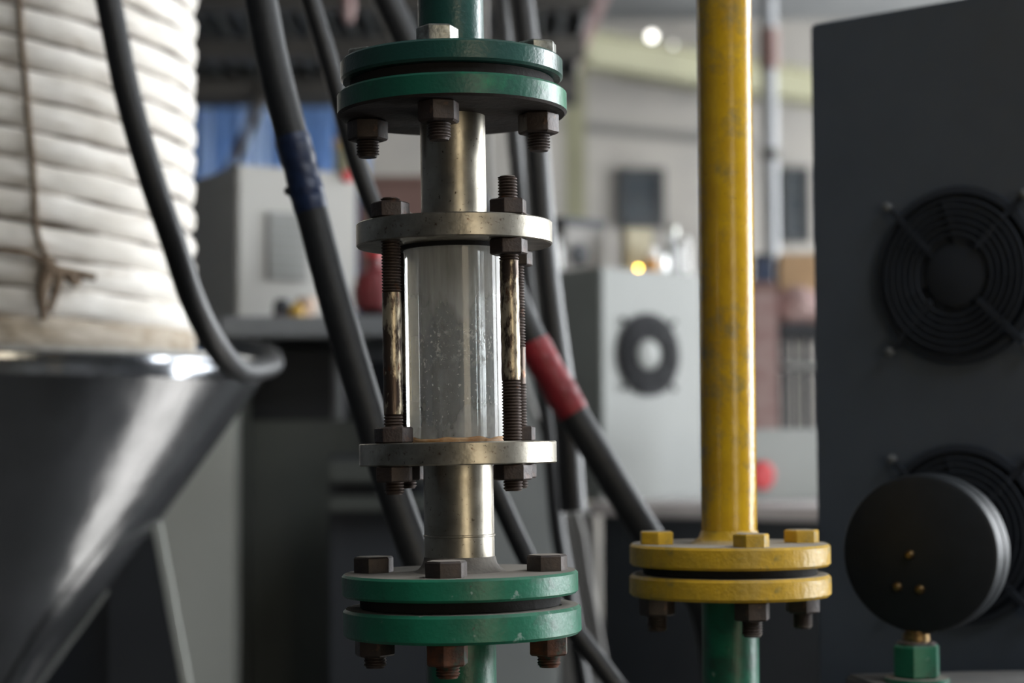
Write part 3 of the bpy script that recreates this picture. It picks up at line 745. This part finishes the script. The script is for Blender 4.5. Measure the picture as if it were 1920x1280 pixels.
# ------------------------------------------------------------------ pressure gauge
DG = 1.17
gc = P(1723, 1038, DG)
ga = math.radians(27)
gdir = Vector((math.sin(ga), math.cos(ga), 0))      # from the back of the gauge to its dial
R_ = .0496
gb = P(1726, 1282, DG)
gg = thing('pressure_gauge', 'round black pressure gauge seen from behind with three brass screws', 'gauge', loc=(gb.x, gb.y, gb.z))
GM = Matrix.Translation(gc-gb) @ gdir.to_track_quat('Z', 'Y').to_matrix().to_4x4()
link('case', lathe([(0, 0), (R_*.93, 0), (R_*.975, .0012), (R_*.995, .0035), (R_, .007), (R_, .0145), (R_*.96, .0158)], 96, cap=True), M['gauge'], gg, mw=GM)
link('bezel', lathe([(R_*.95, .0158), (R_*.95, .0172), (R_*1.0, .0176), (R_*1.005, .019), (R_*1.005, .030), (R_*.985, .032), (R_*.9, .0322), (0, .0322)], 96, cap=True), M['gauge'], gg, mw=GM)
scr = lathe([(.0030, 0), (.0029, -.0012), (.0018, -.0026), (0, -.003)], 16, 'brass_screw', cap=False)
def gface(px, py):
    d = P(px, py, 1.0)-Vector((0, 0, EYE)); o = Vector((0, 0, EYE))
    t = (gc-o).dot(gdir)/d.dot(gdir); return o+d*t-gb
for p in ((1706, 1040), (1683, 1100), (1725, 1105)):
    link('screw', scr, M['brass'], gg, mw=Matrix.Translation(gface(*p)) @ gdir.to_track_quat('Z', 'Y').to_matrix().to_4x4(), label='brass screw')
pz = GM @ Vector((0, 0, .02)); side = gdir.cross(Vector((0, 0, 1))).normalized()
bs = P(1859, 1122, DG+.02)-gb
link('screw', lathe([(.0022, 0), (.002, .0015), (0, .0022)], 12, cap=False), M['zinc'], gg, mw=frame(bs, side*1.0+Vector((0, 0, -.4))), label='tiny bright screw on bezel')
link('stem', lathe([(.0075, .0235), (.0075, .0255), (.0085, .0262), (.0085, .030), (.0072, .0308), (.0072, .0345)], 24), M['brass'], gg, loc=(0, .010, 0), label='brass stem')
gf = thing('pipe_fitting', 'green painted hexagonal fitting below black pressure gauge', 'fitting', loc=(gb.x, gb.y+.010, gb.z))
link('hex_nut', hexm(.0265, .0205, ch=.0012, both=True, name='hexnut'), M['green'], gf, loc=(0, 0, .003), rot=(0, 0, .2))
link('collar', lathe([(.02, 0), (.02, .003)], 32), M['green'], gf)
link('lip', ringlathe([(.0086, .0236), (.012, .0236), (.0125, .0239), (.0115, .0252), (.0086, .0252)], 32), M['rust'], gf)
ped = thing('pedestal', 'low dusty grey steel pedestal carrying black pressure gauge', 'pedestal', mw=frame((gb.x-.024, gb.y-.04, 0), yaw=math.radians(8)))
link('top_plate', box(.30, .095, .012, .002, 'top_plate', (0, 0, gb.z-.012)), M['pedestal'], ped)
link('post', box(.27, .06, gb.z-.012, .002, 'post', (.015, .009, 0)), M['black'], ped)

# ------------------------------------------------------------------ background right: bench, fan cabinet, low cabinet
zbt = P(1150, 940, 3.0).z
def yawbox(name, label, cat, px, Y, yaw, w_, d_, z0, z1, m, group=None, bev=.003, body='body'):
    x = XP(px, Y)
    t = thing(name, label, cat, mw=frame((x, Y, z0), yaw=math.radians(yaw)), group=group)
    link(body, box(w_, d_, z1-z0, bev, body), m, t)
    return t
be = thing('bench', 'black steel bench with pale edged top carrying pale cabinets', 'bench', mw=frame((XP(1095, 2.98), 2.98, 0), yaw=math.radians(-43)))
be.matrix_world = frame((XP(1095, 2.99), 2.99, 0), yaw=math.atan2(2.64-2.99, XP(1570, 2.64)-XP(1095, 2.99)))
blen = math.hypot(2.64-2.99, XP(1570, 2.64)-XP(1095, 2.99))
link('worktop', box(blen, .95, .021, .003, 'worktop', (0, 0, zbt-.021)), M['pinkish'], be)
link('body', box(blen-.03, .9, zbt-.071, .003, 'body', (.015, .02, .05)), M['black'], be)
for x in (.03, blen-.07):
    for y in (.04, .85):
        link('foot', box(.04, .04, .05, .002, 'foot', (x, y, 0)), M['black'], be)
ztf = P(1128, 500, 3.02).z
fc = yawbox('fan_cabinet', 'pale grey metal cabinet with round black fan', 'cabinet', 1128, 3.02, 38, .225, .135, zbt+.0005, ztf, M['pale_cab'])
fan_grille(fc, .1, P(1215, 665, 3.08).z-zbt, .0655, M['pale_cab'], M['fan_dark'], M['fan_dark'], M['fan_dark'], n=8, screw_off=.056, ringr=.0018)
lc = yawbox('low_cabinet', 'low off white metal box behind yellow pipe with red stop button', 'cabinet', 1342, 2.90, 26, .21, .04, zbt+.0005, P(1450, 802, 2.85).z, M['pale_cab'])
bp_ = lathe([(.012, 0), (.012, .006), (.022, .007), (.023, .013), (.018, .018), (0, .019)], 32, cap=False)
link('stop_button', bp_, M['red'], lc, mw=Matrix.Translation((.075, 0, P(1420, 893, 2.85).z-zbt)) @ Matrix.Rotation(PI/2, 4, 'X'), label='red mushroom stop button')
# on the fan cabinet top
def on_top(px, dy=.05): return Vector((XP(px, 3.02+dy), 3.02+dy, ztf))
p = on_top(1198, .075)
al = thing('pilot_lamp', 'small glowing amber lamp on pale fan cabinet', 'lamp', loc=p)
link('base', lathe([(.006, 0), (.006, .002)], 16), M['amber_dull'], al)
link('bulb', lathe([(.003, .002), (.0042, .004), (.0036, .0065), (0, .0085)], 16, cap=False), M['amber'], al)
p = on_top(1224, .105)
a2 = thing('amber_jar', 'small jar of amber liquid beside glowing lamp', 'jar', loc=p)
link('jar', lathe([(.011, 0), (.012, .002), (.012, .018), (.009, .022)], 24), M['amber_dull'], a2)
link('cap', lathe([(.0095, .022), (.0095, .04), (.008, .042)], 24), M['white'], a2)
p = on_top(1262, .135)
j1 = thing('glass_bottle', 'clear bottle with shiny cap next to yellow pipe', 'bottle', loc=p)
link('bottle', lathe([(.014, 0), (.015, .003), (.015, .045), (.007, .058), (.007, .066)], 24), M['clear'], j1)
link('cap', lathe([(.009, .066), (.0095, .068), (.0095, .079), (.007, .081)], 24), M['zinc'], j1)
p = on_top(1288, .15)
j2 = thing('white_tube', 'white plastic tube standing by clear bottle', 'tube', loc=p)
link('tube', lathe([(.006, 0), (.0075, .002), (.0075, .06), (.004, .066)], 20), M['white'], j2)
j3 = yawbox('cream_carton', 'cream carton behind glowing amber lamp', 'carton', 1176, 3.13, 20, .05, .03, ztf, P(1200, 428, 3.13).z, M['cream'], body='carton')
link('flap', box(.05, .03, .002, .0005, 'flap', (0, 0, P(1200, 428, 3.13).z-ztf)), M['cream'], j3)
mt = yawbox('test_meter', 'grey instrument box with dark lid and handle on fan cabinet', 'instrument', 1060, 3.1, 38, .085, .08, ztf, P(1100, 424, 3.12).z, M['vent'])
link('lid', box(.095, .09, .014, .003, 'lid', (-.005, -.005, P(1100, 424, 3.12).z-ztf)), M['black'], mt)
link('dial', lathe([(.018, 0), (.018, .004), (.014, .006)], 24), M['black'], mt, mw=Matrix.Translation((.03, 0, .03)) @ Matrix.Rotation(PI/2, 4, 'X'))
wb = thing('white_bottle', 'small white bottle left of grey instrument box', 'bottle', loc=Vector((XP(1047, 3.09), 3.09, ztf)))
link('bottle', lathe([(.0075, 0), (.009, .002), (.009, .035), (.004, .042), (.004, .048)], 20), M['white'], wb)
link('cap', lathe([(.005, .048), (.005, .055)], 16), M['white'], wb)

# behind the low cabinet
gp = thing('grey_pipe', 'pale grey vertical pipe right of yellow pipe in background', 'pipe', loc=(XP(1449, 5.5), 5.5, 0))
link('pipe', lathe([(.021, 0), (.021, ZC)], 24), M['galv'], gp)
link('joint', lathe([(.03, P(1445, 130, 5.5).z), (.03, P(1445, 55, 5.5).z)], 24), M['brownred'], gp, label='reddish brown joint')
link('clamp', ringlathe([(.021, P(1445, 300, 5.5).z), (.028, P(1445, 300, 5.5).z), (.028, P(1445, 280, 5.5).z), (.021, P(1445, 280, 5.5).z)], 24), M['purlin'], gp)
st = thing('dark_stand', 'dark metal stand on thin legs beside grey background pipe', 'stand', loc=(XP(1472, 4.2), 4.2, 0))
zs = P(1490, 605, 4.2).z
link('top', box(.15, .2, .03, .003, 'top', (-.01, 0, zs-.03)), M['black'], st)
for x in (.0, .05, .115):
    for y in (.01, .17):
        link('leg', box(.018, .018, zs-.03, .001, 'leg', (x, y, 0)), M['black'], st)
link('shelf', box(.13, .19, .012, .001, 'shelf', (0, .005, P(1490, 690, 4.2).z)), M['mid_grey'], st)
def sack(name, label, cat, px, Y, z0, sx, sy, sz, m, seed=1):
    bm = bmesh.new(); bmesh.ops.create_icosphere(bm, subdivisions=3, radius=1)
    for v in bm.verts:
        n = noise.noise(v.co*1.7+Vector((seed, 0, 0)))*.22
        v.co = Vector((math.copysign(abs(v.co.x)**.7, v.co.x)*sx*(1+n), math.copysign(abs(v.co.y)**.7, v.co.y)*sy*(1+n), max(-.85, v.co.z)*sz*(1+n*.6)+sz*.85))
    mn = min(v.co.z for v in bm.verts)
    for v in bm.verts: v.co.z -= mn
    return tag(link(name, mesh_bm(name, bm, 60), m, loc=(XP(px, Y), Y, z0)), label, cat)
zk = P(1490, 540, 4.28).z
sack('cloth_bundle', 'dusty pink cloth bundle lying on dark stand', 'bundle', 1496, 4.25, zs, .055, .045, (zk-zs)/1.9, M['dusty_pink'])
ct = yawbox('carton', 'tan cardboard carton behind pink cloth bundle on dark stand', 'carton', 1463, 4.315, 0, .09, .08, zs, P(1490, 478, 4.315).z, M['tan'], body='carton')
link('flap', box(.092, .04, .004, .0005, 'flap', (-.001, -.001, P(1490, 478, 4.315).z-zs)), M['tan'], ct)
nb = yawbox('navy_drum', 'small dark blue canister behind yellow pipe', 'canister', 1418, 4.6, 0, .045, .045, 0, P(1430, 485, 4.6).z, M['navy'], body='drum')
link('lid', box(.047, .047, .012, .002, 'lid', (-.001, -.001, P(1430, 485, 4.6).z)), M['black'], nb)
bs_ = yawbox('pink_crate', 'dusty pink crate half hidden by yellow pipe', 'crate', 1408, 4.15, 0, .06, .12, 0, P(1430, 545, 4.15).z, M['dusty_pink'], body='crate')
link('lid', box(.064, .124, .02, .002, 'lid', (-.002, -.002, P(1430, 545, 4.15).z)), M['brownred'], bs_)

# back wall details
def wpx(px, py): return P(px, py, YB)
def window(name, px0, py0, px1, py1, bars):
    a, b = wpx(px0, py1), wpx(px1, py0)
    t = bpy.data.objects.new(name, None); C.objects.link(t); t.location = (a.x, YB, a.z); t['kind'] = 'structure'
    W, H = b.x-a.x, b.z-a.z
    link('pane', box(W-.02, .012, H-.02, 0, 'pane', (.01, -.03, .01)), M['window_dark'], t)
    for (n, x, z, sx, sz) in (('frame', -.02, -.02, W+.04, .04), ('frame', -.02, H-.02, W+.04, .04), ('frame', -.02, 0, .04, H), ('frame', W-.02, 0, .04, H)):
        link(n, box(sx, .06, sz, .003, n, (x, -.06, z)), M['wallgrey'], t)
    for k in range(1, bars+1):
        link('glazing_bar', box(W, .03, .014, 0, 'glazing_bar', (0, -.045, H*k/(bars+1))), M['wallgrey'], t)
    return t
window('window_1', 1165, 322, 1240, 424, 1)
window('window_2', 1470, 320, 1512, 452, 2)
window('window_3', 420, 520, 600, 760, 2)
def hbeam(name, label, cat, p0, p1, Y0, Y1, hpx, dep, m, group=None):
    a, b = P(p0[0], p0[1], Y0), P(p1[0], p1[1], Y1)
    h = hpx*Y0/FPX
    t = thing(name, label, cat, loc=a, group=group); d = b-a
    # web with two flanges
    L_ = math.hypot(d.x, d.y); tilt = math.atan2(d.z, L_); yaw = math.atan2(d.y, d.x)
    t.matrix_world = Matrix.Translation(a) @ Matrix.Rotation(yaw, 4, 'Z') @ Matrix.Rotation(-tilt, 4, 'Y')
    link('web', box(L_, dep*.5, h*.8, 0, 'web', (0, -dep*.25, -h*.9)), m, t)
    link('flange', box(L_, dep, h*.1, 0, 'flange', (0, -dep/2, -h*.1)), m, t)
    link('flange', box(L_, dep, h*.1, 0, 'flange', (0, -dep/2, -h)), m, t)
    return t
hbeam('crane_beam', 'olive painted steel beam crossing high on beige wall', 'beam', (1075, 58), (1600, 150), 12.0, 13.6, 66, .2, M['olive'])
hbeam('wall_rail', 'thin brown grey rail on beige wall under olive beam', 'rail', (1165, 132), (1420, 172), 13.955, 13.955, 14, .08, M['purlin'])
hbeam('cable_tray', 'grey cable tray across beige wall above dark window', 'cable tray', (1090, 232), (1420, 262), 13.945, 13.945, 14, .1, M['vent'])
cl = thing('steel_column', 'pale olive steel column on beige wall left of dark window', 'column', loc=(XP(1080, 11.4), 11.4, 0))
link('shaft', box(.13, .13, P(1080, 110, 11.4).z, .004, 'shaft', (-.065, -.065, 0)), M['olive'], cl)
link('cap_plate', box(.2, .2, .02, .002, 'cap_plate', (-.1, -.1, P(1080, 110, 11.4).z)), M['olive'], cl)
a, b = P(1112, 42, 10.6), P(1058, 170, 10.6)
a = a+(a-b)*((ZC-a.z)/(a.z-b.z))
tag(link('diagonal_brace', bar(a, b, .075, .05, 'brace'), M['dusty_pink']), 'dusty pink diagonal brace high beside green flange', 'brace')
for px, py, s in ((1222, 68, .028), (1262, 84, .016)):
    hl = thing('work_lamp', 'brighter of two round lamps on olive beam' if s > .02 else 'dimmer smaller lamp on olive beam', 'lamp', loc=P(px, py, 11.9), )
    link('lens', lathe([(s, 0), (s*.9, .01), (s*.5, .02), (0, .024)], 20, cap=False), M['lampglow'] if s > .02 else M['lampdim'], hl, rot=(PI/2, 0, 0))
    link('housing', lathe([(s*1.1, 0), (s*1.15, -.03), (s*.5, -.09)], 20), M['vent'], hl, rot=(PI/2, 0, 0))

# dark canopy on the left
zc_ = P(500, 172, 7.0).z
x0, x1 = XP(250, 7.0), XP(1085, 7.0)
cn = thing('canopy', 'low dark corrugated canopy roof above blue sheeting', 'canopy', loc=(x0, 3.4, zc_))
NS = 8
sh = None
for k in range(NS):
    wsh = (x1-x0)/NS
    if sh is None:
        bm = bmesh.new(); n = 16; rows = []
        for y in (0, 3.6):
            rows.append([[bm.verts.new((wsh*q/n, y, .018*math.sin(q/n*6*PI)+dz)) for q in range(n+1)] for dz in (0, .006)])
        for L2 in (0, 1):
            for q in range(n): bm.faces.new((rows[0][L2][q], rows[0][L2][q+1], rows[1][L2][q+1], rows[1][L2][q]))
        sh = mesh_bm('roof_sheet', bm, 60)
    link('roof_sheet', sh, M['roofdark'], cn, loc=(wsh*k, 0, .06))
for y in (.15, .75, 1.4, 2.1, 2.8, 3.5):
    link('purlin', box(x1-x0+.43, .07, .07, .004, 'purlin', (-.43, y, -.04)), M['purlin'], cn)
link('edge_beam', box(.1, 3.5, .1, .004, 'edge_beam', (-.43, .1, -.14)), M['purlin'], cn)
for x in (x1-x0-.1,):
    for y in (.3, 3.3):
        link('hanger', box(.012, .012, ZC-zc_-.05, 0, 'hanger', (x, y, .05)), M['purlin'], cn)
link('fascia', box(x1-x0, .03, .16, .004, 'fascia', (0, 3.57, -.06)), M['roofdark'], cn)
for x in (-.4,):
    for y in (.2, 3.4):
        link('post', box(.05, .05, zc_, .003, 'post', (x, y, -zc_)), M['purlin'], cn)
hr = P(652, 44, 4.6)
tag(link('hanging_rod', lathe([(0, 0), (.011, .006), (.016, .02), (.015, .3)], 16), M['dusty_pink'], loc=(hr.x, hr.y, hr.z)), 'short pale rod hanging under dark canopy', 'rod')

# blue sheet wall
bx0, bx1 = XP(330, 7.4), XP(690, 7.4)
bl = thing('blue_sheeting', 'bright blue sheet cladding with pale strip behind grey cabinet', 'sheeting', loc=(bx0, 7.4, 0))
edges_ = [330, 372, 394, 450, 500, 560, 612, 690]
for k in range(len(edges_)-1):
    a, b = XP(edges_[k], 7.4), XP(edges_[k+1], 7.4)
    bm = bmesh.new(); n = 10; rw = []
    for z in (0, zc_+.12):
        rw.append([[bm.verts.new((a-bx0+(b-a)*q/n, dy+.012*math.sin(q/n*4*PI), z)) for q in range(n+1)] for dy in (0, .008)])
    for L2 in (0, 1):
        for q in range(n): bm.faces.new((rw[0][L2][q], rw[0][L2][q+1], rw[1][L2][q+1], rw[1][L2][q]))
    link('sheet', mesh_bm('sheet', bm, 60), M['paleblue'] if k in (1, 3) else M['blue'], bl, label='pale blue strip' if k in (1, 3) else None)
for z in (.6, 1.7, 2.4):
    link('girt', box(bx1-bx0, .04, .05, 0, 'girt', (0, .03, z)), M['purlin'], bl)
a, b = P(502, 165, 6.9), P(425, 330, 6.9)
tag(link('roof_strut', bar(a, b+(b-a)*3.2, .034, .034, 'strut'), M['purlin']), 'dark slanting strut in front of blue sheeting', 'strut')

# ------------------------------------------------------------------ background left: table, cabinet, devices
TY = 2.45
zt0, zt1 = P(600, 632, TY).z, P(600, 592, TY).z
tb = thing('steel_table', 'dark grey steel table behind black hoses carrying pale cabinet', 'table', loc=(XP(412, TY), TY, 0))
tw = XP(790, TY)-XP(412, TY)
link('top', box(tw, .72, zt1-zt0, .003, 'top', (0, 0, zt0)), M['slab'], tb)
for x in (.0, tw-.03):
    for y in (.05, .66):
        link('leg', box(.03, .03, zt0, .002, 'leg', (x, y, 0)), M['dk_green'], tb)
zl0 = P(520, 787, 2.5).z
link('cupboard', box(tw-.034, .5, zl0-.04, .003, 'cupboard', (-.001, .09, .04)), M['dk_green'], tb)
link('back_panel', box(tw-.07, .02, zt0-zl0, 0, 'back_panel', (.035, .64, zl0)), M['black'], tb)
dd = yawbox('dark_device', 'black boxy device under steel table top', 'device', 440, 2.58, 0, .135, .2, zl0+.001, P(540, 650, 2.58).z, M['black'])
link('knob', lathe([(.008, 0), (.007, .008), (0, .009)], 16, cap=False), M['guard'], dd, mw=Matrix.Translation((.03, 0, .05)) @ Matrix.Rotation(PI/2, 4, 'X'))
lcab = yawbox('instrument_cabinet', 'pale grey cabinet with square vent standing on steel table', 'cabinet', 445, 2.62, 30, .185, .26, zt1, P(445, 308, 2.62).z, M['white_cab'])
za, zb2 = P(540, 528, 2.66).z-zt1, P(540, 400, 2.66).z-zt1
link('vent', box(.062, .004, zb2-za, .001, 'vent', (.043, -.003, za)), M['vent'], lcab)
for k in range(7):
    link('slat', box(.056, .004, (zb2-za)/12, 0, 'slat', (.046, -.006, za+(zb2-za)*(k+.4)/7.2)), M['mid_grey'], lcab)
link('indicator', lathe([(.009, 0), (.008, .008), (0, .011)], 20, cap=False), M['red'], lcab, mw=Matrix.Translation((.168, 0, P(655, 330, 2.7).z-zt1)) @ Matrix.Rotation(PI/2, 4, 'X'), label='red indicator')
k1 = thing('control_knob', 'small black knob on table edge beside yellow cup', 'knob', loc=(XP(529, 2.5), 2.5, zt1))
link('knob', lathe([(.012, 0), (.012, .018), (.009, .026), (0, .027)], 24, cap=False), M['black'], k1)
link('base', lathe([(.015, 0), (.015, .004)], 24), M['brownred'], k1)
k2 = thing('yellow_cup', 'small upturned yellow cup on table beside black knob', 'cap', loc=(XP(556, 2.49), 2.49, zt1))
link('cap', lathe([(.010, 0), (.0105, .012), (.007, .016), (0, .017)], 24, cap=False), M['ochre'], k2)
link('top_button', lathe([(.005, .017), (.004, .021), (0, .022)], 16, cap=False), M['ochre'], k2)
k3 = thing('peach_cup', 'pale peach cup on table partly behind blue taped hose', 'cup', loc=(XP(574, 2.53), 2.53, zt1))
link('cup', lathe([(.011, 0), (.013, .03), (.012, .03), (.01, .003), (0, .003)], 24, cap=False), M['peach'], k3)
vz = P(690, 548, 2.6).z
rv = thing('red_pump', 'dark red round pump on steel table left of sight glass', 'pump', loc=(XP(703, 2.62), 2.62, zt1))
link('base', box(.07, .06, .014, .003, 'base', (-.035, -.03, 0)), M['black'], rv)
link('housing', lathe([(.010, 0), (.028, .008), (.032, .03), (.026, .055), (.012, .066), (.012, .085), (0, .086)], 32, cap=False), M['darkred'], rv, loc=(0, 0, .014))
link('cap', lathe([(.014, .0), (.013, .012), (0, .015)], 24, cap=False), M['red'], rv, loc=(0, 0, .094))
bc = yawbox('brown_crate', 'reddish brown steel box behind neck of sight glass', 'box', 672, 3.4, 0, .13, .2, 0, P(740, 342, 3.4).z, M['brownred'], body='box')
link('lid', box(.134, .204, .012, .002, 'lid', (-.002, -.002, P(740, 342, 3.4).z)), M['brownred'], bc)
oc = yawbox('ochre_post', 'short ochre post beside blue sheeting', 'post', 628, 6.8, 0, .055, .055, 0, P(640, 275, 6.8).z, M['olive'], body='post')
link('cap', box(.06, .06, .03, .003, 'cap', (-.0025, -.0025, P(640, 275, 6.8).z)), M['ochre'], oc)

# machines low behind the sight glass
dm = thing('dark_machine', 'black machine with ledges low behind lower green flange', 'machine', loc=(XP(612, 2.3), 2.3, 0))
mw_ = XP(800, 2.3)-XP(612, 2.3)
link('body', box(mw_, .1, P(700, 850, 2.3).z, .003, 'body', (0, .03, 0)), M['black'], dm)
for a, b in ((862, 905), (930, 960)):
    link('ledge', box(mw_-.004, .05, P(700, a, 2.3).z-P(700, b, 2.3).z, .003, 'ledge', (.002, 0, P(700, b, 2.3).z)), M['dk_green'], dm)
gpn = thing('grey_cupboard', 'mid grey steel cupboard right behind lower steel pipe', 'cupboard', loc=(XP(810, 2.35), 2.35, 0))
pw = XP(1046, 2.35)-XP(810, 2.35)
link('body', box(pw, .45, P(950, 610, 2.35).z-.04, .003, 'body', (0, 0, .04)), M['mid_grey'], gpn)
link('door', box(pw-.02, .008, P(950, 640, 2.35).z-.06, .002, 'door', (.01, -.008, .05)), M['mid_grey'], gpn)
link('plinth', box(pw-.02, .4, .04, 0, 'plinth', (.01, .02, 0)), M['black'], gpn)
sbw = XP(1116, 2.35)-XP(1048, 2.35); sbz = P(1080, 964, 2.35).z
link('side_box', box(sbw, .3, sbz-.04, .003, 'side_box', (XP(1048, 2.35)-XP(810, 2.35), .03, .04)), M['mid_brown'], gpn)
lk = thing('grey_locker', 'pale grey green locker behind hopper leg', 'locker', loc=(XP(235, 2.35), 2.35, 0))
lw_ = XP(440, 2.35)-XP(235, 2.35)
link('body', box(lw_, .06, P(400, 750, 2.35).z-.03, .003, 'body', (0, 0, .03)), M['locker'], lk)
link('plinth', box(lw_-.02, .05, .03, 0, 'plinth', (.01, .005, 0)), M['black'], lk)

dk = thing('dark_board', 'near black board added to darken the gap behind tip of hopper', 'cupboard', loc=(XP(-60, 2.42), 2.42, 0))  # added black board, hides the lit wall so this gap stays dark
link('body', box(XP(228, 2.42)-XP(-60, 2.42), .3, P(100, 1000, 2.42).z-.03, .003, 'body', (0, 0, .03)), M['black'], dk)
link('door', box(XP(228, 2.42)-XP(-60, 2.42)-.01, .006, P(100, 1000, 2.42).z-.05, .002, 'door', (.005, -.006, .04)), M['black'], dk)
